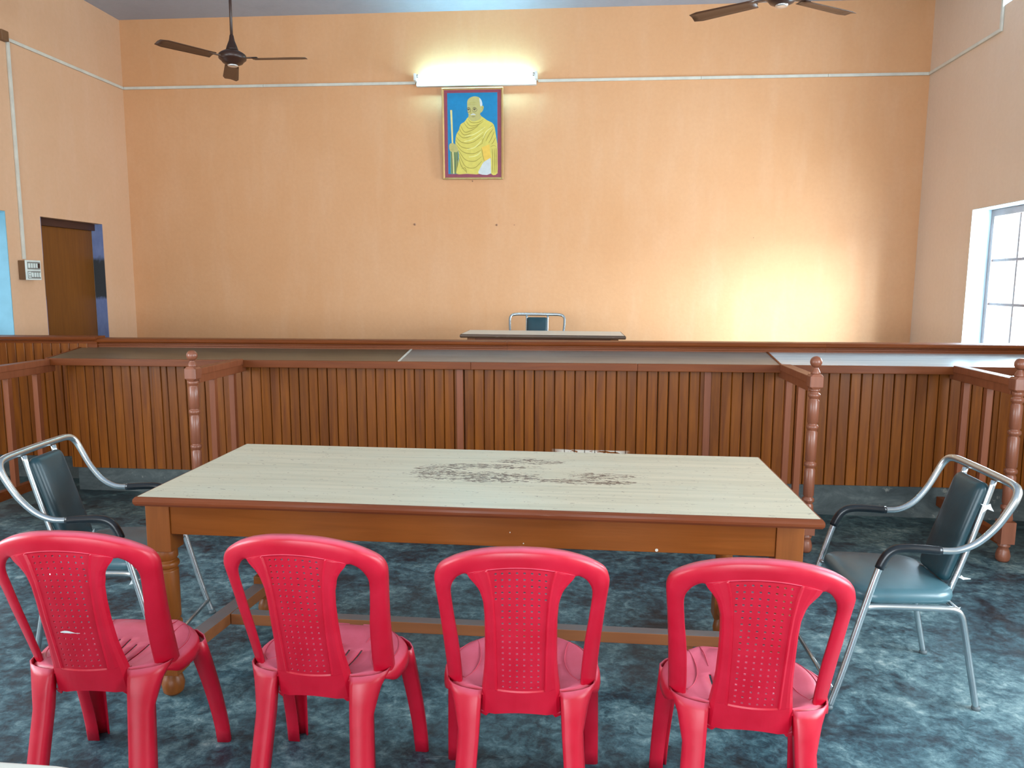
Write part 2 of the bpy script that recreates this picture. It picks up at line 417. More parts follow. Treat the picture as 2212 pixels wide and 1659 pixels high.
def casement(name, y0, y1, z0, z1, x, ncol, nrow, fr=.055, mun=.022):
    e = empty(name); tag(e, kind='structure')
    mb = MB()
    mb.box(x, x+.06, y0, y0+fr, z0, z1); mb.box(x, x+.06, y1-fr, y1, z0, z1)
    mb.box(x, x+.06, y0+fr, y1-fr, z1-fr, z1); mb.box(x, x+.06, y0+fr, y1-fr, z0, z0+fr)
    mb.obj('window_frame', M_winframe, e, .004)
    iy0, iy1, iz0, iz1 = y0+fr, y1-fr, z0+fr, z1-fr
    cw, rh = (iy1-iy0)/ncol, (iz1-iz0)/nrow
    for i in range(1, ncol):
        rbox('glazing_bar', M_winframe, e, x+.012, x+.042, iy0+i*cw-mun/2, iy0+i*cw+mun/2, iz0, iz1, .002)
    for j in range(1, nrow):
        rbox('glazing_bar', M_winframe, e, x+.010, x+.044, iy0, iy1, iz0+j*rh-mun/2, iz0+j*rh+mun/2, .002)
    for i in range(ncol):
        for j in range(nrow):
            MB().box(x+.025, x+.029, iy0+i*cw+.008, iy0+(i+1)*cw-.008, iz0+j*rh+.008, iz0+(j+1)*rh-.008).obj('pane', M_glass, e)
    return e
def reveal(parent, y0, y1, z0, z1, x0, x1, mat, t=.004):
    mb = MB()
    mb.box(x0, x1, y1-t, y1, z0, z1); mb.box(x0, x1, y0, y0+t, z0, z1); mb.box(x0, x1, y0+t, y1-t, z1-t, z1); mb.box(x0, x1, y0+t, y1-t, z0, z0+t)
    return mb.obj('reveal', mat, parent)
e = casement('window_1', WIN[0]+.005, WIN[1]-.005, WIN[2]+.005, WIN[3]-.005, XR+.145, 3, 3)
reveal(e, *WIN, XR+.001, XR+.28, M_reveal)
e = casement('window_2', CLE[0]+.005, CLE[1]-.005, CLE[2]+.005, CLE[3]-.005, XR+.145, 3, 1)
reveal(e, *CLE, XR+.001, XR+.28, M_reveal)
for nm, x, s in (('window_3', XR+.14, 1), ('window_4', XL-.20, -1)):
    y0 = .35 if s > 0 else .3
    casement(nm, y0+.005, y0+2.395, .805, 2.295, x, 5, 3)

# doors in the left wall
d2 = tag(empty('door_2'), kind='structure')
rbox('door_leaf', M_door, d2, XL-.155, XL-.115, 6.245, 7.083, .01, 1.955, .003)
rbox('door_frame', M_doorframe, d2, XL-.16, XL-.075, 6.24, 7.087, 1.955, 2.017, .003)
MB().box(XL-.112, XL-.001, 7.083, 7.089, 0, 2.018).obj('jamb', M_jamb, d2, loc=(0, 0, 0))
MB().box(XL-.112, XL-.001, 6.238, 6.243, 0, 2.018).obj('jamb', M_jamb, d2)
hd = catmull([(XL-.115, 6.262, .98), (XL-.085, 6.265, 1.0), (XL-.078, 6.268, 1.05), (XL-.085, 6.265, 1.10), (XL-.115, 6.262, 1.12)], 5)
MB().tube(hd, .007, 8).obj('handle', M_silver, d2)
d1 = tag(empty('door_1'), kind='structure')
MB().box(XL-.22, XL-.001, 5.833, 5.839, 0, 2.028).obj('jamb', M_blue, d1)
MB().box(XL-.22, XL-.001, 4.981, 4.987, 0, 2.028).obj('jamb', M_blue, d1)
MB().box(XL-.22, XL-.001, 4.987, 5.833, 2.022, 2.028).obj('lintel', M_blue, d1)
mb = MB(); mb.box(XL-.28, XL-.22, 5.78, 5.839, 0, 2.028); mb.box(XL-.28, XL-.22, 4.981, 5.04, 0, 2.028); mb.box(XL-.28, XL-.22, 5.04, 5.78, 1.97, 2.028)
mb.obj('door_frame', M_doorframe, d1, .003)
rbox('door_leaf', M_door, d1, XL-.95, XL-.285, 4.99, 5.03, .02, 1.96, .003)

# ------------------------------------------------------------ conduit on the walls
cz = 3.397
cn = empty('cable_conduit', (0, 0, 0), 0, 'thin off-white plastic cable conduit running along the upper walls', 'conduit')
def run(x0, x1, y0, y1, z0, z1, nm='conduit_run'): return rbox(nm, M_pvc, cn, x0, x1, y0, y1, z0, z1, .003)
xs = [XL+.02, -3.2, -1.67, -.48, 1.05, 2.2, XR-.005]
for a, b in zip(xs[:-1], xs[1:]):
    if a != -1.67: run(a, b-.002, YB-.018, YB-.001, cz-.013, cz+.013)
run(XL+.001, XL+.018, 5.93, YB-.001, cz-.013, cz+.013)
run(XR-.018, XR-.001, 6.36, YB-.019, cz-.013, cz+.013)
run(XR-.018, XR-.001, 6.334, 6.36, cz-.013, ZC-.12)
run(XL+.001, XL+.018, 5.985, 6.013, 1.65, cz-.015)
jb = rbox('junction_box', M_boxside, cn, XL+.001, XL+.045, 5.90, 5.975, cz-.03, cz+.05, .006)
rbox('conduit_run', M_pvc, cn, XL+.001, XL+.018, 4.4, 5.90, cz+.02, cz+.046, .003)
MB().tube(catmull([(XL+.02, 5.905, cz+.05), (XL+.03, 5.87, cz+.10), (XL+.02, 5.86, cz+.16), (XL+.025, 5.88, cz+.22)], 5), .004, 6).obj('loose_wire', M_boxside, cn)

sb = empty('switchboard', (XL, 6.02, 1.56), 0, 'square switchboard with ivory plate and brown wooden sides beside the brown door', 'switchboard')
rbox('back_box', M_boxside, sb, .001, .062, -.085, .085, -.078, .078, .003)
pl = rbox('switch_plate', M_switch, sb, .0625, .070, -.088, .088, -.082, .082, .003)
for r_ in (0, 1):
    z0 = .006 if r_ == 0 else -.070
    rbox('recess', M_switchdark, pl, .070, .0715, -.070, .078, z0, z0+.062, .001)
    for i in range(5):
        y0 = -.066+i*.0285
        if r_ == 1 and i == 0:
            rbox('socket', M_switch, pl, .0715, .0735, y0, y0+.032, z0+.006, z0+.056, .001)
            for dy, dz in ((.016, .042), (.008, .020), (.024, .020)):
                MB().lathe([(.0042, 0), (.0042, .0008)], 8).obj('socket_hole', M_doorframe, pl, loc=(.0735, y0+dy, z0+dz), rot=(0, R(90), 0))
        else:
            off = .005 if r_ else 0
            dark = (r_ == 0 and i == 4)
            rbox('switch_rocker', M_doorframe if dark else M_switch, pl, .0715, .079, y0+off+.003, y0+off+.021, z0+.012, z0+.050, .002)

# ------------------------------------------------------------ the long bench counter
TILT = -.0070
cnt = empty('bench_counter', (0, 0, 0), 0, 'long varnished wooden courtroom bench counter of vertical planks across the room', 'counter')
cnt.rotation_euler = (0, TILT, 0)
X0, X1 = -3.58, XR-.03
PZ0, PZ1 = .19, .925
def plank_mesh(wd, z0, z1, name):
    mb = MB(); h = wd/2; t = .016
    prof = [(-h, 0), (-h, -t+.005), (-h+.004, -t), (h-.004, -t), (h, -t+.005), (h, 0)]
    return mb.prism(prof, z0, z1, axis='z').mesh(name, M_plank)
pm = [plank_mesh(w_, PZ0, PZ1, 'plank') for w_ in (.0622, .0632, .0640)]
x = X0+.034; i = 0
while x < X1-.03:
    if i % 1 == 0:
        o = link('plank', random.choice(pm), cnt, (x, 4.952+random.uniform(-.0015, .0015), 0), (0, random.uniform(-.0012, .0012), 0))
    x += .0668+random.uniform(-.0006, .0006); i += 1
rbox('backing_board', M_backing, cnt, X0, X1, 4.953, 4.99, PZ0, PZ1, 0)
rbox('end_panel', M_plank, cnt, X0-.012, X0, 4.94, 5.22, PZ0, PZ1, .002)
# raised panel behind the left end
pm2 = [plank_mesh(w_, .20, 1.045, 'plank') for w_ in (.0655, .067)]
x = -4.63
while x < X0-.03:
    link('plank', random.choice(pm2), cnt, (x, 5.232, 0)); x += .0705
x += .0
rbox('backing_board', M_backing, cnt, XL+.02, X0, 5.233, 5.27, .20, 1.045, 0)
for xb in (-.806, .805):
    rbox('batten', M_batten, cnt, xb-.022, xb+.022, 4.923, 4.937, PZ0+.003, PZ1, .004)
for xb in (-2.92, 2.62):
    rbox('batten', M_plank, cnt, xb-.03, xb+.03, 4.925, 4.937, PZ0+.003, PZ1, .004)
mb = MB(); mb.box(X0+.02, X1, 4.948, 5.33, -.03, PZ0-.002); mb.box(XL+.02, X0+.02, 5.235, 5.33, -.03, .198)
mb.obj('plinth', M_plinth, cnt, .006)
# sloping shelf with laminate top, fascia and stepped ledge moulding
YS0, YS1, ZS0, ZS1 = 4.85, 5.235, .971, 1.018
XS0 = -3.665
def slope(y): return ZS0+(ZS1-ZS0)*(y-YS0)/(YS1-YS0)
def shelf(x0, x1, mat):
    mb = MB(); mb.prism([(YS0+.012, slope(YS0)-.022), (YS0+.012, slope(YS0+.012)), (YS1, ZS1), (YS1, ZS1-.022)], x0, x1, axis='x')
    return mb.obj('shelf_top', mat, cnt)
shelf(XS0+.012, -1.207, M_shelf_l); shelf(-1.193, 1.233, M_shelf_m); shelf(1.247, X1, M_shelf_r)
for xs_, m_ in ((-1.2, M_pvc), (1.24, M_rail)):
    mb = MB(); mb.prism([(YS0+.012, slope(YS0)-.02), (YS0+.012, slope(YS0)+.004), (YS1, ZS1+.004), (YS1, ZS1-.02)], xs_-.0065, xs_+.0065, axis='x')
    mb.obj('joint_strip', m_, cnt)
for a, b in ((XS0, -.72), (-.719, .35), (.351, 1.24), (1.241, X1)):
    rbox('fascia', M_rail, cnt, a, b, YS0-.008, YS0+.012, ZS0-.047, ZS0+.002, .004)
mb = MB(); mb.prism([(YS0, ZS0-.045), (YS0, ZS0+.003), (YS1, ZS1+.003), (YS1, ZS1-.045)], XS0, XS0+.012, axis='x'); mb.obj('shelf_end', M_rail, cnt)
rbox('shelf_underside', M_backing, cnt, XS0+.012, X1, YS0+.012, YS1, .926, .947, 0)
def ledge(x0, x1, dz=0, dy=0):
    y, z = 5.236+dy, 1.018+dz
    prof = [(y+.10, z-.03), (y, z-.03), (y, z+.010), (y-.004, z+.014), (y-.004, z+.022), (y+.004, z+.026), (y+.004, z+.030),
            (y-.010, z+.035), (y-.016, z+.042), (y-.018, z+.050), (y-.014, z+.058), (y-.004, z+.063), (y+.10, z+.065)]
    mb = MB(); mb.prism(prof, x0, x1, axis='x'); return mb.obj('ledge_moulding', M_rail, cnt)
ledge(X0+.03, -.52); ledge(-.519, 1.62); ledge(1.621, X1)
ledge(XL+.03, X0+.045, .014, -.012)

# ------------------------------------------------------------ railings with turned posts
def lathe_post(parent, mat, base_block=(.10, .225), top_block=(.925, 1.005)):
    po = MB()
    b0, b1 = base_block; t0, t1 = top_block
    po.lathe([(.026, 0), (.034, .012), (.036, .035), (.030, .062), (.023, .078), (.030, .084), (.032, .092), (.026, b0), (.026, b0+.01)], 20)
    po.box(-.036, .036, -.036, .036, b0+.004, b1)
    prof = [(.024, b1-.005), (.032, b1+.012), (.029, b1+.03)]
    for zr in (.30, .50, .71, .885):
        if zr < b1+.06: continue
        prof += [(.0285, zr-.030), (.024, zr-.024), (.0235, zr-.016), (.031, zr-.010), (.0325, zr), (.031, zr+.008), (.0235, zr+.013), (.0235, zr+.019), (.0285, zr+.025)]
    prof += [(.0285, t0-.008), (.026, t0+.005)]
    po.lathe(prof, 20)
    p_ = po.obj('post', mat, parent)
    b = MB(); c = .014; h = .035
    octo = [(-h+c, -h), (h-c, -h), (h, -h+c), (h, h-c), (h-c, h), (-h+c, h), (-h, h-c), (-h, -h+c)]
    sq = [(-h+.003, -h), (h-.003, -h), (h, -h+.003), (h, h-.003), (h-.003, h), (-h+.003, h), (-h, h-.003), (-h, -h+.003)]
    rows = [[(*p, t0) for p in [(q[0]*.8, q[1]*.8) for q in octo]], [(*p, t0+.012) for p in sq], [(*p, t1-.012) for p in sq], [(*(q[0]*.85, q[1]*.85), t1) for q in octo]]
    b.grid(rows, 0, False, closed=True); b.add(rows[0], [list(range(8))[::-1]]); b.add(rows[-1], [list(range(8))])
    b.obj('post_block', mat, p_)
    k = MB(); k.lathe([(.026, t1-.002), (.024, t1+.010), (.017, t1+.026), (.013, t1+.034), (.013, t1+.040)]+[(.0315*math.sin(a), t1+.066-.0315*math.cos(a)) for a in [R(d) for d in range(25, 180, 12)]]+[(.0005, t1+.0975)], 20)
    k.obj('ball_finial', mat, p_)
    return p_
def railing(x, yp, zr, label, bal=(4.48, 4.74), bottom=True, lean=0):
    e = empty('railing', (x, yp, 0), 0, label, 'railing', 'railings running out from the counter to turned posts')
    lathe_post(e, M_post, top_block=(zr-.072, zr+.008))
    L = 4.841-yp
    rbox('rail_cap', M_batten, e, -.033, .033, .036, L, zr-.045, zr-.004, .004)
    rbox('rail', M_batten, e, -.024, .024, .030, L+.06, zr-.092, zr-.0455, .003)
    for yb in bal:
        rbox('baluster', M_batten, e, -.018, .018, yb-yp-.018, yb-yp+.018, .13, zr-.093, .003)
    rbox('stretcher', M_rail, e, -.022, .022, .02, 4.945-yp, .085, .145, .003)
    return e
railing(-3.665, 4.20, .945, 'railing at the far left with its post outside the photo')
railing(-2.29, 4.24, .970, 'railing with turned post and ball finial left of the long table')
railing(1.255, 4.22, .992, 'railing with turned post and ball finial just behind the right end of the long table')
railing(2.285, 4.19, 1.000, 'rightmost railing whose post stands behind the right metal armchair')

# ------------------------------------------------------------ tables
def turned_leg(parent, mat, x, y, top, sq, z_turn, foot=True, s=1.0, name='leg'):
    mb = MB()
    mb.box(x-sq, x+sq, y-sq, y+sq, z_turn, top)
    r = sq*.92
    prof = [(r*.55, 0), (r*.88, .012), (r*1.0, .040), (r*.85, .066), (r*.52, .082), (r*.50, .090)]
    mb.lathe([(a, b) for a, b in prof], 24, x, y)
    mb.box(x-sq, x+sq, y-sq, y+sq, .088, .19)
    p2 = [(r*.8, .185), (r*1.0, .20), (r*.96, .235)]
    for zr in (.268, z_turn-.055):
        p2 += [(r*.98, zr-.022), (r*.80, zr-.016), (r*1.04, zr-.008), (r*1.08, zr), (r*1.04, zr+.008), (r*.82, zr+.014), (r*.90, zr+.020), (r*.99, zr+.026)]
    p2 += [(r*.98, z_turn-.012), (r*.9, z_turn+.003)]
    mb.lathe(p2, 24, x, y)
    return mb.obj(name, mat, parent, .0025)
def bullnose(parent, mat, hx, hy, z0, z1, name='edge_moulding', w_=.020):
    r = (z1-z0)/2; prof = [(0, z0), (w_-.006, z0), (w_-.001, z0+r*.5), (w_, z0+r), (w_-.001, z1-r*.5), (w_-.006, z1-.001), (0, z1)]
    rows = []
    for d, z in prof: rows.append([(-hx-d, -hy-d, z), (hx+d, -hy-d, z), (hx+d, hy+d, z), (-hx-d, hy+d, z)])
    rows.append([(-hx, -hy, z0)]*0 or [(-hx, -hy, z0), (hx, -hy, z0), (hx, hy, z0), (-hx, hy, z0)])
    return MB().grid(rows, 0, False, closed=True).obj(name, mat, parent)
TX, TY, TT, TL, TW = -.372, 2.769, .004, 2.245, .869
tb = empty('long_table', (TX, TY, 0), TT, 'long table with pale worn laminate top and orange-brown turned legs behind the red chairs', 'table')
hx, hy = TL/2, TW/2
MB().box(-hx+.012, hx-.012, -hy+.012, hy-.012, .731, .760).obj('tabletop', M_lam, tb)
bullnose(tb, M_edge, hx-.012, hy-.012, .729, .7595, w_=.012)
lx0, lx1, lyf, lyb = -1.080, 1.040, -.320, .345
for x, y in ((lx0, lyf), (lx1, lyf)): turned_leg(tb, M_tableleg, x, y, .729, .043, .545)
for x, y in ((lx0+.065, lyb), (lx1-.065, lyb)): turned_leg(tb, M_tableleg, x, y, .729, .038, .545)
rbox('apron', M_tablewood, tb, lx0+.044, lx1-.044, lyf-.040, lyf-.015, .610, .7285, .003)
rbox('apron', M_tablewood, tb, lx0+.105, lx1-.105, lyb+.005, lyb+.030, .610, .7285, .003)
rbox('apron', M_tablewood, tb, lx0-.02, lx0+.005, lyf+.044, lyb-.039, .610, .7285, .003)
rbox('apron', M_tablewood, tb, lx1-.005, lx1+.02, lyf+.044, lyb-.039, .610, .7285, .003)
for x, s in ((lx0, 1), (lx1, -1)):
    A = Vector((x+s*.005, lyf+.03, 0)); B = Vector((x+s*.06, lyb-.03, 0)); d = (B-A)
    rbox('side_stretcher', M_dusty, tb, -.03, .03, 0, d.length, .112, .158, .003, loc=A, rot=(0, 0, -math.atan2(d.x, d.y)))
rbox('centre_stretcher', M_dusty, tb, lx0+.065, lx1-.065, .005, .055, .112, .157, .003)
rbox('stretcher_prop', M_dusty, tb, .785, .81, .02, .045, .0, .112, .002)
for x, z, q in ((.62, .618, 1), (.185, .624, .4), (.14, .66, .35)):
    MB().lathe([(.0055*q, 0), (.005*q, .002)], 8).obj('nail_head', M_pvc, tb, loc=(x, lyf-.0395, z), rot=(R(90), 0, 0))

dk = empty('judge_desk', (-.338, 6.37, .375), .02, 'small pale topped desk with worn dark edge behind the counter', 'desk')
MB().box(-.655, .655, -.27, .27, .664, .692).obj('tabletop', M_lam2, dk)
bullnose(dk, M_oldedge, .655, .27, .662, .6915, w_=.014)
for x in (-.58, .58):
    for y in (-.22, .22): turned_leg(dk, M_tableleg, x, y, .66, .032, .50)
for y in (-.245, .235): rbox('apron', M_edge, dk, -.55, .55, y, y+.02, .56, .661, .002)
for x in (-.60, .58): rbox('apron', M_edge, dk, x, x+.02, -.19, .19, .56, .661, .002)

ft = empty('foreground_table', (-1.33, .58, 0), 0, 'pale topped table of which only a corner shows at the lower left edge', 'table')
def round_rect(hx_, hy_, r, n=8):
    P = []
    for cx, cy, a0 in ((hx_-r, hy_-r, 0), (-hx_+r, hy_-r, 90), (-hx_+r, -hy_+r, 180), (hx_-r, -hy_+r, 270)):
        for k in range(n+1):
            a = R(a0+90*k/n); P.append((cx+r*math.cos(a), cy+r*math.sin(a)))
    return P
MB().prism(round_rect(.72, .397, .16), .735, .760, axis='z').obj('tabletop', M_lam2, ft, .004)
for x in (-.58, .55):
    for y in (-.28, .28): turned_leg(ft, M_tableleg, x, y, .734, .032, .55)
for y in (-.30, .28): rbox('apron', M_tablewood, ft, -.54, .51, y, y+.02, .64, .7345, .002)

# ------------------------------------------------------------ red plastic chairs
def yc(z): return interp(z, [.36, .4485, .6, .793, .87], [-.066, -.087, -.127, -.167, -.178])
def kc(z): return interp(z, [.41, .743], [2.6, 1.25])
def S(x, z, d=0):    # a point on the curved back; d > 0 is towards the sitter
    return (x, yc(z)+kc(z)*x*x+d, z)
def make_red_chair():
    rc = empty('plastic_chair')
    # arch
    half_o = [(.196, .392), (.199, .47), (.204, .573), (.211, .673), (.2165, .735), (.2155, .757), (.208, .777), (.196, .791), (.180, .803), (.157, .817), (.130, .829), (.100, .839), (.055, .848), (0, .8515)]
    half_i = [(.158, .405), (.158, .47), (.164, .573), (.1715, .640), (.1775, .705), (.1765, .728), (.171, .745), (.160, .762), (.150, .771), (.141, .7765), (.132, .779), (.083, .793), (.045, .801), (0, .804)]
    ho = catmull([(a, b, 0) for a, b in half_o], 3); hi = catmull([(a, b, 0) for a, b in half_i], 3)
    oc = [(-p.x, p.y) for p in ho]+[(p.x, p.y) for p in ho[::-1][1:]]
    ic = [(-p.x, p.y) for p in hi]+[(p.x, p.y) for p in hi[::-1][1:]]
    prof = [(0, .010), (.03, .002), (.14, -.001), (.5, -.004), (.82, -.003), (.95, .001), (1.0, .010), (1.0, .024)]
    N = len(oc); rows = []
    for (ox, oz), (ix, iz) in zip(oc, ic):
        mid = abs(ix) < .132
        row = []
        for s_, d in prof:
            dd = d
            if mid and s_ < .2: dd = -.001*(s_/.2)
            row.append(S(ix+(ox-ix)*s_, iz+(oz-iz)*s_, dd))
        rows.append(row)
    o = MB().grid(rows).obj('backrest_frame', M_red, rc, fix=False); shell(o, .004, 0)
    # splat with perforated panel
    hw = lambda z: interp(z, [.36, .39, .44, .49, .53, .60, .66, .70, .74, .765, .782, .80], [.107, .104, .100, .094, .0905, .089, .089, .0915, .101, .114, .125, .133])
    wp = lambda z: interp(z, [.447, .50, .57, .65, .71, .76, .794], [.0625, .063, .0635, .0655, .069, .0755, .083])
    hc = [.009, .027, .0445, .0605]; hh = .0027
    nr = 20; zr0, zr1 = .458, .782; dz = (zr1-zr0)/(nr-1)
    zl = [.366, .38, .40, .425, .443, .447]
    holes_r = set()
    for k in range(nr):
        zc_ = zr0+k*dz; zl += [zc_-hh*.9, zc_+hh*.9]; holes_r.add(len(zl)-2)
    zl += [.792, .796]
    zt = lambda z, x: z+max(0, (z-.447)/.349)*(.0105*(1-(x/.083)**2))+(.014*max(0, 1-(x/.07)**2)*max(0, (.40-z)/.035))
    rows = []
    for z in zl:
        W = hw(z); P = wp(min(max(z, .447), .794)); inp = .447 <= z <= .793
        xsr = [P, P-.0022]
        inner = []
        for j, c in enumerate(hc):
            inner += [c-hh, c+hh]
        lim = P-.0045
        xs_ = [min(v, lim-(7-i_)*.0004) for i_, v in enumerate(inner)]
        right = [0]+xs_+[P-.003, P, P+.0035, P+.35*(W-P)+.004, P+.7*(W-P), W-.003, W]
        dd = [0]*9+[0, -.0052, -.0030, -.004, -.0035, .002, .014]
        base = .0 if inp else -.003
        dd = [base+0 if i_ < 10 else (v if inp or i_ > 12 else -.003) for i_, v in enumerate(dd)]
        if not inp: dd[10] = dd[11] = -.003
        fl_ = max(0., min(1., (.77-z)/.05)); dd[-2] = dd[-2]*fl_-.001*(1-fl_); dd[-1] *= fl_
        row = [S(-a, zt(z, a), d) for a, d in list(zip(right, dd))[::-1][:-1]]+[S(a, zt(z, a), d) for a, d in zip(right, dd)]
        rows.append(row)
    nc = len(rows[0]); mid = nc//2
    hcols = {mid+1, mid+3, mid+5, mid+7, mid-2, mid-4, mid-6, mid-8}
    def skip(i, j):
        if i not in holes_r or j not in hcols: return False
        if j in (mid+7, mid-8): return zl[i] > .70
        return True
    o = MB().grid(rows, skip=skip, smooth=False).obj('backrest_panel', M_red, rc, fix=False); shell(o, .0035, 0)
    # lower apron under the splat with two short tabs
    for s in (-1, 1):
        mb = MB(); mb.add([S(s*.082, .366, -.003), S(s*.107, .366, -.003), S(s*.103, .356, 0), S(s*.090, .354, 0)], [(0, 1, 2, 3)])
        o = mb.obj('tab', M_red, rc); shell(o, .004, 0)
    # seat
    ys = [-.076, -.066, -.057, -.049, -.038, -.014, .02, .05, .08, .10, .13, .16, .18, .20, .224, .25, .27, .286, .297, .303]
    ws = [.030, .072, .094, .128, .160, .181, .190, .199, .204, .205, .202, .194, .184, .170, .150, .130, .112, .088, .062, .030]
    hs = lambda y: interp(y, ys, ws)
    SS = [0, .06, .09, .22, .25, .40, .43, .56, .58, .70, .80, .88, .94, .98, 1.0]
    yy = sorted(set(ys+[-.03, .035, .065, .115, .145]))
    def zseat(s, y):
        w_ = hs(y); x = s*w_
        r = max(abs(s), 0)
        dish = -.010*(1-(x/.2)**2)*math.exp(-((y-.06)/.14)**2)
        lip = -.030*max(0, (y-.20)/.10)**2
        edge = -.012*max(0, (abs(s)-.86)/.14)**2
        rim = .004*math.exp(-((abs(s)-.80)/.06)**2)
        gr = -.0018 if (abs(s) in (.56, .58) and .0 < y < .26) else 0
        return .434+dish+lip+edge+rim+gr
    rows = []
    for y in yy:
        row = [(s*hs(y), y, zseat(s, y)) for s in [-a for a in SS[::-1][:-1]]+SS]
        rows.append(row)
    nS = len(SS); md = nS-1
    slot = {md+1, md+3, md+5, md-2, md-4, md-6}
    def skip2(i, j): return j in slot and -.005 < (yy[i]+yy[min(i+1, len(yy)-1)])/2 < (.125 if j in (md+1, md-2) else .095)
    mb = MB().grid(rows, skip=skip2)
    # skirt hanging from the seat outline
    L_ = [r[0] for r in rows]; Rr = [r[-1] for r in rows]; fr = rows[-1]
    outline = L_+fr[1:-1]+Rr[::-1]
    def off(p, d, dz): 
        c = Vector((0, .09, 0)); v = Vector((p[0], p[1], 0))-c; v.normalize()
        return (p[0]+v.x*d, p[1]+v.y*d, p[2]+dz)
    q_ = lambda p: max(0., min(1., (p[1]+.03)/.06))
    sk = [[off(p, dd[0]*q_(p), dd[1]*q_(p)-.0005*k_) for p in outline] for k_, dd in enumerate( ((0, 0), (.006, -.003), (.010, -.010), (.012, -.022), (.013, -.036)))]
    mb.grid(sk)
    o = mb.obj('seat', M_red, rc); shell(o, .004, -1)
    def zs(x, y): return zseat(x/hs(y), y)+.0005
    for s in (-1, 1):
        for arc in ([(.150, -.005), (.128, .05), (.118, .11), (.125, .18), (.140, .225)], [(.150, -.005), (.182, .045), (.190, .11), (.172, .175), (.140, .225)], [(.085, .14), (.090, .20), (.100, .26)]):
            p_ = catmull([(s*a, b, 0) for a, b in arc], 6)
            MB().tube([(p.x, p.y, zs(p.x, p.y)) for p in p_], .0013, 6, rf=lambda t: .0004+.0012*math.sin(math.pi*t)).obj('moulded_line', M_red, o)
    # legs: open channels, swept from the seat to the floor
    def leg(top, bot, zt_, pw=1.35, mid_=None):
        rows = []; n = 9
        for i in range(n):
            t = i/(n-1); z = zt_*(1-t)
            e_ = 1-(1-t)**pw
            if mid_:
                K = [(0, top), (.10, [(a[0]*.45+m_[0]*.55, a[1]*.45+m_[1]*.55) for a, m_ in zip(top, mid_)]), (.26, mid_), (1, bot)]
                T = [0, .05, .10, .17, .26, .42, .6, .8, 1][i]; z = zt_*(1-T)
                for (t0, A), (t1, B) in zip(K[:-1], K[1:]):
                    if t0 <= T <= t1: e2 = (T-t0)/(t1-t0); row = [(a[0]+(b[0]-a[0])*e2, a[1]+(b[1]-a[1])*e2, z) for a, b in zip(A, B)]
                rows.append(row); continue
            rows.append([(a[0]+(b[0]-a[0])*e_, a[1]+(b[1]-a[1])*e_, z) for a, b in zip(top, bot)])
        return rows
    for s in (-1, 1):
        # rear leg: U channel, the ridge points back
        top = [(.196, .010), (.192, -.012), (.178, -.030), (.160, -.042), (.136, -.052), (.114, -.058), (.103, -.058), (.100, -.035)]
        bot = [(.178, -.085), (.180, -.118), (.176, -.132), (.165, -.143), (.150, -.149), (.137, -.151), (.131, -.146), (.131, -.110)]
        mid_ = [(.157, -.028), (.162, -.052), (.158, -.066), (.148, -.078), (.133, -.083), (.117, -.086), (.110, -.083), (.109, -.050)]
        rows = leg([(s*a, b) for a, b in top], [(s*a, b) for a, b in bot], .431, 2.1, [(s*a, b) for a, b in mid_])
        o = MB().grid(rows).obj('leg', M_red, rc, fix=False); shell(o, .004, 0)
        top = [(.205, .150), (.213, .160), (.214, .175), (.206, .200), (.178, .232), (.150, .254), (.140, .250)]
        bot = [(.192, .286), (.226, .286), (.231, .290), (.230, .300), (.217, .325), (.192, .334), (.180, .322)]
        top = [(.170, .150), (.205, .152), (.2135, .160), (.214, .178), (.199, .205), (.165, .238), (.145, .240)]
        rows = leg([(s*a, b) for a, b in top], [(s*a, b) for a, b in bot], .405)
        o = MB().grid(rows).obj('leg', M_red, rc, fix=False); shell(o, .004, 0)
    return rc
G_RED = 'red plastic chairs along the near side of the long table'
poses = [(-1.321, 1.878, .085), (-.707, 1.918, -.027), (-.148, 1.893, .056), (.437, 1.878, -.066)]
labs = ['leftmost red plastic chair with a pale scratch across its perforated back',
        'second red plastic chair from the left, in front of the left half of the table',
        'third red plastic chair from the left, seen straight from behind',
        'rightmost red plastic chair, beside the right metal armchair']
red0 = make_red_chair()
for i, (x, y, t) in enumerate(poses):
    c = red0 if i == 0 else copy_tree(red0)
    c.location = (x, y, 0); c.rotation_euler = (0, 0, t); tag(c, labs[i], 'chair', G_RED)

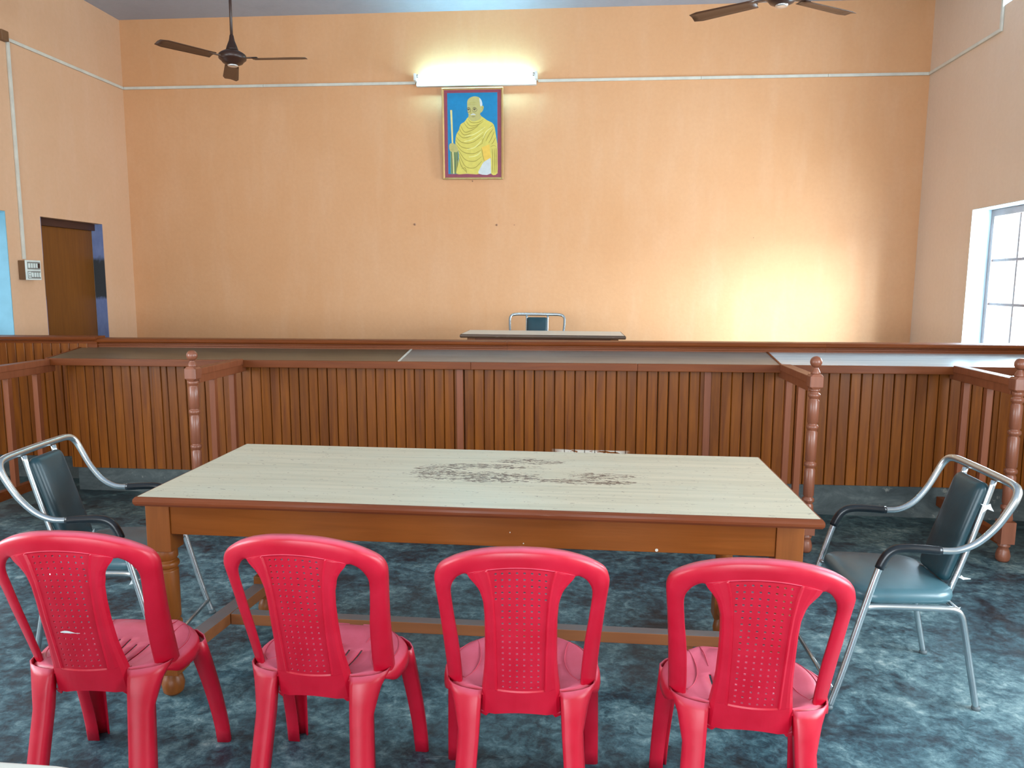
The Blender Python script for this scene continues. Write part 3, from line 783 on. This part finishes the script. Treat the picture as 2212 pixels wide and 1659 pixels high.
# ------------------------------------------------------------ chrome tube armchairs
def make_armchair():
    a = empty('armchair')
    half = [(.247, .266, .002), (.243, .222, .15), (.239, .178, .32), (.236, .135, .48), (.235, .112, .545), (.2345, .085, .578), (.2345, .045, .589), (.235, -.02, .588),
            (.236, -.075, .585), (.239, -.130, .590), (.245, -.185, .620), (.253, -.235, .678), (.258, -.272, .745), (.255, -.290, .782), (.238, -.301, .803), (.205, -.306, .811), (.15, -.308, .813), (0, -.309, .814)]
    hp = catmull(half, 5)
    full = [Vector((-p.x, p.y, p.z)) for p in hp]+[p for p in hp[::-1][1:]]
    r0 = .0115
    MB().tube(full, r0, 12, rf=lambda t: .0115+.0025*math.exp(-((t-.5)/.16)**4)).obj('arm_loop', M_chrome, a)
    for s in (-1, 1):
        seg = [Vector((s*p.x, p.y, p.z)) for p in hp if (p.z > .50 and p.y > -.078 and p.z < .60)]
        MB().tube(seg, .0150, 12).obj('arm_sleeve', M_sleeve, a)
        # seat rail bending into the rear leg
        lk = Vector((s*.2375, .165, .365))
        rail = catmull([lk, (s*.215, .14, .366), (s*.206, .05, .366), (s*.206, -.10, .366), (s*.206, -.150, .363), (s*.206, -.172, .345), (s*.206, -.186, .30), (s*.206, -.218, .15), (s*.206, -.250, .002)], 5)
        MB().tube(rail, .0115, 10).obj('seat_rail', M_chrome, a)
        for fx, fy in ((s*.206, -.250), (s*.247, .266)):
            MB().lathe([(.0145, 0), (.015, .008), (.0125, .014)], 12, fx, fy).obj('foot_cap', M_feet, a)
        MB().tube(catmull([(s*.112, -.168, .360), (s*.103, -.176, .385), (s*.099, -.215, .50), (s*.098, -.262, .66), (s*.099, -.298, .80)], 5), .0105, 10).obj('back_post', M_chrome, a)
    MB().tube([(-.243, .252, .062), (.243, .252, .062)], .0085, 8).obj('front_stretcher', M_chrome, a)
    MB().tube([(-.206, .130, .362), (.206, .130, .362)], .008, 8).obj('seat_cross_bar', M_chrome, a)
    MB().tube([(-.206, -.165, .358), (.206, -.165, .358)], .009, 8).obj('seat_cross_bar', M_chrome, a)
    # seat cushion
    def cushion(outl, levels):
        mb = MB(); rows = []
        for sc, z in levels: rows.append([(p[0]*sc if abs(sc) > .01 else 0, (p[1]+.0)*sc, z) for p in outl])
        mb.grid(rows, closed=True); mb.add(rows[0], [list(range(len(outl)))[::-1]]); return mb
    ol = round_rect(.212, .178, .075, 7)
    ol = [(x*(1.0 if y > 0 else 1-.10*(-y/.178)), y) for x, y in ol]
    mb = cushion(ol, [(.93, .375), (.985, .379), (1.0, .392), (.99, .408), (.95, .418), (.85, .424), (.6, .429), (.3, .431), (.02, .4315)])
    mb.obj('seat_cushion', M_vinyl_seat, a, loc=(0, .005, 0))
    # back pad: stands in front of the two posts
    ol2 = round_rect(.098, .192, .026, 6)
    mb = MB(); rows = []
    for ins, d in [(.010, -.004), (.002, 0), (0, .010), (.001, .018), (.005, .025), (.012, .030), (.026, .0335), (.050, .036), (.075, .037)]:
        rows.append([(x, d, z) for x, z in round_rect(.098-ins, .192-ins, max(.026-ins*.35, .004), 6)])
    mb.grid(rows, closed=True); mb.add(rows[0], [list(range(len(ol2)))[::-1]]); mb.add(rows[-1], [list(range(len(ol2)))], 0, True)
    b = mb.obj('back_pad', M_vinyl, a, loc=(0, -.232, .600), rot=(R(17.2), 0, 0))
    return a
ar = make_armchair()
def scrap(parent, loc, rot, s=1.0, name='torn_scrap'):
    mb = MB(); pts = [(0, 0), (.012, .006), (.030, .004), (.016, .014), (.020, .034), (.008, .020), (-.012, .026), (-.003, .010)]
    mb.prism([(x*s, y*s) for x, y in pts], -.0012, .0012, axis='y'); return mb.obj(name, M_scrap, parent, loc=loc, rot=rot)
ar.location = (1.147, 2.843, 0); ar.rotation_euler = (0, 0, 1.58)
tag(ar, 'chrome tube armchair with dark teal vinyl pads at the right end of the table', 'armchair', 'chrome tube armchairs')
al = copy_tree(ar); al.location = (-1.873, 2.824, 0); al.rotation_euler = (0, 0, -1.454)
al['label'] = 'chrome tube armchair at the left end of the table, partly behind a red chair'
aj = copy_tree(ar); aj.location = (-.435, 6.88, .375); aj.rotation_euler = (0, 0, math.pi+.02)
aj['label'] = 'chrome tube armchair behind the small desk, only its top showing'
scrap(ar, (-.115, -.285, .72), (R(180), 0, R(70)), 1.0); scrap(ar, (-.115, -.215, .44), (R(90), 0, R(40)), 1.1); scrap(ar, (-.20, -.165, .356), (0, 0, R(100)), .6)
scrap(al, (.108, -.20, .44), (0, 0, R(100)), 1.6); scrap(al, (-.085, -.170, .40), (0, 0, R(80)), 1.4)
scrap(al, (.20, .14, .345), (R(180), 0, R(90)), 1.1)

# ------------------------------------------------------------ tube light
tl = empty('tube_light', (-1.075, YB, 3.385), 0, 'lit fluorescent tube light on a white batten above the portrait', 'lamp')
rbox('batten_housing', M_metalwhite, tl, -.58, .58, -.055, -.001, -.030, .022, .004)
for s in (-1, 1): rbox('lamp_holder', M_metalwhite, tl, s*.580-.012, s*.580+.012, -.120, -.018, .010, .074, .005)
MB().tube([(-.568, -.100, .050), (.568, -.100, .050)], .016, 14).obj('tube', M_tube, tl)
for s in (-1, 1): MB().tube([(s*.545, -.100, .050), (s*.570, -.100, .050)], .0168, 14).obj('end_cap', M_silver, tl)

# ------------------------------------------------------------ framed portrait (flat print)
pf = empty('framed_portrait', (-1.105, YB-.045, 2.905), 0, 'framed picture of an elderly bald man in a yellow shawl holding a staff', 'picture')
pf.rotation_euler = (R(3.5), 0, 0)
FW, FH = .297, .425
mb = MB()
fr_ = [(0, 0), (0, -.014), (.006, -.018), (.012, -.012), (.020, -.009), (.020, 0)]
rows = [[(-FW+d, y, -FH+d), (FW-d, y, -FH+d), (FW-d, y, FH-d), (-FW+d, y, FH-d)] for d, y in fr_]
mb.grid(rows+[rows[0]], 0, False, closed=True); mb.obj('picture_frame', M_gold, pf)
rbox('backing_board', M_boxside, pf, -FW+.004, FW-.004, -.004, .004, -FH+.004, FH-.004, 0)
def flat(name, col, rough=.45):
    return plain(name, col, rough, var=.06, nscale=25, spec=.3)
P_mount, P_blue, P_skin = flat('print_maroon', (.25, .045, .075)), flat('print_blue', (.0, .19, .40)), flat('print_skin', (.46, .40, .14))
P_shawl, P_fold, P_shade = flat('print_shawl', (.62, .52, .10)), flat('print_fold', (.36, .29, .045)), flat('print_light', (.72, .66, .22))
P_stick, P_green, P_white, P_dark, P_book = flat('print_staff', (.68, .58, .22)), flat('print_green', (.17, .26, .10)), flat('print_white', (.55, .58, .58)), flat('print_dark', (.10, .085, .04)), flat('print_book', (.75, .48, .07))
MATS = [P_mount, P_blue, P_skin, P_shawl, P_fold, P_shade, P_stick, P_green, P_white, P_dark, P_book]
pr = MB(); layer = [0]
def U(x, y): return ((x-785)/655*.594, (922-y)/965*.85)
def poly(pts, mi, d=None):
    layer[0] += 1; y = -.0052-.00004*layer[0]
    q = [U(*p) for p in pts]; pr.add([(a, y, b) for a, b in q], [list(range(len(q)))], mi)
def spline(pts, n=5, closed=True):
    P = [Vector((a, b, 0)) for a, b in pts]
    if closed: P2 = catmull([P[-1]]+P+[P[0], P[1]], n)[n:-n-1]
    else: P2 = catmull(P, n)
    return [(p.x, p.y) for p in P2]
def stroke(pts, w_, mi):
    P = [Vector(p) for p in spline(pts, 6, False)]; N = len(P); A = []; B = []
    for i, p in enumerate(P):
        t = (P[min(i+1, N-1)]-P[max(i-1, 0)]).normalized(); n_ = Vector((-t.y, t.x)); ww = w_*(.35+.65*math.sin(math.pi*(i+.5)/N))
        A.append(tuple(p+n_*ww/2)); B.append(tuple(p-n_*ww/2))
    for i in range(N-1):
        layer[0] += 0; y = -.0052-.00004*(layer[0]+1)
        q = [U(*v) for v in (A[i], A[i+1], B[i+1], B[i])]; pr.add([(a, y, b) for a, b in q], [(0, 1, 2, 3)], mi)
    layer[0] += 1
poly([(480, 460), (1092, 460), (1092, 1385), (480, 1385)], 0)
poly([(515, 492), (1050, 492), (1050, 1345), (515, 1345)], 1)
poly([(540, 1095), (625, 1095), (625, 1342), (540, 1342)], 7)
for xx in (555, 590, 612): stroke([(xx, 1110), (xx+3, 1230), (xx, 1340)], 8, 9)
poly([(545, 668), (566, 668), (580, 1342), (568, 1342)], 6)
# shawl
poly(spline([(742, 742), (700, 790), (655, 820), (635, 880), (610, 920), (597, 985), (600, 1040), (625, 1090), (632, 1160), (622, 1250), (605, 1342), (720, 1343), (860, 1343), (900, 1240), (975, 1180), (980, 1342), (1045, 1342), (1050, 1200), (1048, 1050), (1035, 950), (1010, 825), (940, 780), (880, 738), (840, 725)], 3), 3)
poly(spline([(905, 1215), (972, 1175), (976, 1342), (845, 1342), (870, 1270)], 3), 8)
poly([(976, 1050), (1048, 1020), (1050, 1342), (980, 1342)], 3)
# neck, head
poly(spline([(745, 720), (860, 715), (870, 760), (800, 790), (755, 770)], 3), 2)
poly(spline([(728, 610), (735, 565), (770, 538), (815, 530), (860, 545), (886, 590), (884, 650), (865, 715), (840, 755), (805, 775), (768, 760), (745, 725), (732, 680)], 4), 2)
poly(spline([(858, 548), (880, 570), (890, 610), (884, 632), (868, 630), (862, 590)], 3), 8)
poly(spline([(872, 640), (892, 627), (904, 640), (898, 670), (882, 695), (866, 690)], 3), 2)
stroke([(880, 645), (893, 645), (888, 670)], 6, 4)
for ex in (742, 805):
    poly(spline([(ex-14, 665), (ex, 657), (ex+15, 664), (ex, 674)], 3), 9)
    stroke([(ex-20, 654), (ex, 645), (ex+20, 654)], 6, 9)
stroke([(718, 665), (724, 690), (745, 694), (762, 682), (760, 660), (742, 652), (722, 658)], 4, 9)
stroke([(782, 664), (788, 686), (808, 690), (828, 680), (830, 662), (808, 652), (786, 656)], 4, 9)
stroke([(768, 665), (764, 700), (776, 712), (790, 704)], 7, 4)
stroke([(765, 722), (790, 714), (818, 722)], 13, 8)
stroke([(772, 738), (792, 741), (812, 736)], 5, 9)
stroke([(735, 620), (770, 610), (830, 615)], 3, 4); stroke([(745, 600), (790, 592), (835, 600)], 3, 4)
# hand on the staff, the other arm and the book it holds
poly(spline([(535, 1025), (570, 1015), (600, 1035), (622, 1070), (618, 1108), (575, 1110), (540, 1100), (528, 1060)], 3), 2)
for k in range(3): stroke([(540, 1045+k*18), (560, 1050+k*18), (580, 1048+k*18)], 4, 4)
poly([(878, 1065), (965, 1030), (975, 1175), (905, 1215), (890, 1130)], 10)
stroke([(880, 1070), (890, 1140), (908, 1212)], 7, 4)
stroke([(975, 1060), (1010, 1045), (1040, 1060)], 5, 4)
# folds
for P_ in ([(735, 760), (770, 800), (850, 800), (900, 770)], [(715, 785), (760, 835), (840, 825), (900, 790)], [(690, 800), (740, 860), (810, 850), (870, 810)],
           [(655, 830), (700, 900), (780, 880), (840, 840)], [(640, 865), (690, 930), (770, 910)], [(620, 905), (680, 960), (770, 940), (900, 860)],
           [(605, 950), (670, 1010), (780, 1010), (900, 930)], [(600, 985), (670, 1060), (790, 1070), (890, 1020)], [(605, 1030), (680, 1110), (790, 1130), (875, 1090)],
           [(630, 1090), (700, 1190), (800, 1210), (880, 1160)], [(635, 1130), (700, 1260), (800, 1280), (880, 1210)], [(632, 1170), (660, 1260), (720, 1330)],
           [(1000, 830), (950, 880), (905, 960), (880, 1030)], [(1005, 870), (960, 930), (925, 1000)], [(1015, 900), (985, 970), (955, 1020)], [(1030, 960), (1005, 1010), (985, 1030)],
           [(995, 1080), (998, 1200), (995, 1335)], [(1015, 1075), (1020, 1200), (1015, 1335)], [(1035, 1070), (1038, 1200), (1033, 1335)],
           [(615, 1200), (610, 1270), (600, 1335)], [(660, 1290), (700, 1280), (715, 1335)]):
    stroke(P_, 8, 4)
for P_ in ([(700, 945), (800, 925), (920, 850)], [(690, 1000), (790, 975), (900, 900)], [(720, 1085), (810, 1060), (880, 990)], [(740, 1165), (820, 1150), (870, 1110)], [(990, 850), (930, 900), (895, 970)]):
    stroke(P_, 12, 5)
pr.obj('picture_print', MATS, pf, fix=False)
rbox('picture_mount', P_mount, pf, -FW+.018, FW-.018, -.0050, -.0042, -FH+.018, FH-.018, 0)

# ------------------------------------------------------------ ceiling fans
def make_fan():
    f = empty('ceiling_fan')
    MB().tube([(0, 0, .10), (0, 0, .86)], .011, 12).obj('down_rod', M_fan, f)
    MB().lathe([(.012, .235), (.016, .225), (.022, .19), (.040, .145), (.045, .128), (.048, .12), (.03, .118)], 24).obj('lower_canopy', M_fan, f)
    MB().lathe([(.045, .120), (.060, .112), (.085, .098), (.102, .085), (.106, .070), (.104, .052), (.095, .044), (.088, .040), (.075, .022), (.045, .008), (.038, .006)], 32).obj('motor', M_fan, f)
    MB().lathe([(.036, .012), (.040, .004), (.036, -.002), (.022, -.004), (.001, -.004)], 24).obj('bottom_cap', M_silver, f)
    for k in range(3):
        a = R(-3+120*k); M_ = Matrix.Rotation(a, 4, 'Z')
        mb = MB(); pts = [Vector(p) for p in [(.085, 0, .060), (.15, 0, .058), (.20, 0, .056)]]
        mb.box(.085, .195, -.014, .014, .054, .060, M=M_); mb.box(.160, .215, -.030, .030, .050, .055, M=M_)
        b = mb.obj('blade_arm', M_fan, f, .002)
        rows = []
        for i in range(9):
            t = i/8; x = .165+t*.435; wd = .052+.012*t-(.018*max(0, (t-.9)/.1))
            tw = .16
            rows.append([M_ @ Vector((x, s*wd, .052+s*wd*math.tan(tw)-.006*abs(s)-.008*t)) for s in (-1, -.5, 0, .5, 1)])
        o = MB().grid(rows).obj('blade', M_fanblade, f, fix=False); shell(o, .003, 0)
    MB().lathe([(.05, .845), (.055, .80), (.035, .765), (.014, .755)], 20).obj('ceiling_canopy', M_fan, f)
    return f
f1 = make_fan(); f1.location = (-2.787, 6.0, 3.155); f1.rotation_euler = (0, 0, 0)
tag(f1, 'dark brown three-bladed ceiling fan on a long rod at the left', 'fan', 'ceiling fans')
f2 = copy_tree(f1); f2.location = (1.21, 5.22, 3.230); f2.rotation_euler = (0, 0, R(33))
f2['label'] = 'ceiling fan at the top edge right of the middle, only its hub in view'
# the pale scratch on the leftmost chair's back
mb = MB(); top_, bot_ = [], []
for i in range(9):
    t = i/8; x = -.034+.052*t; hh_ = .0032*math.sin(math.pi*min(1, t*1.3+.05))+.0006
    z = .5665+.002*math.sin(t*5); top_.append(S(x, z+hh_, -.0035)); bot_.append(S(x, z-hh_, -.0035))
o = MB().grid([bot_, top_], smooth=False).obj('scratch', M_scrap, red0); o['label'] = 'pale scratch'
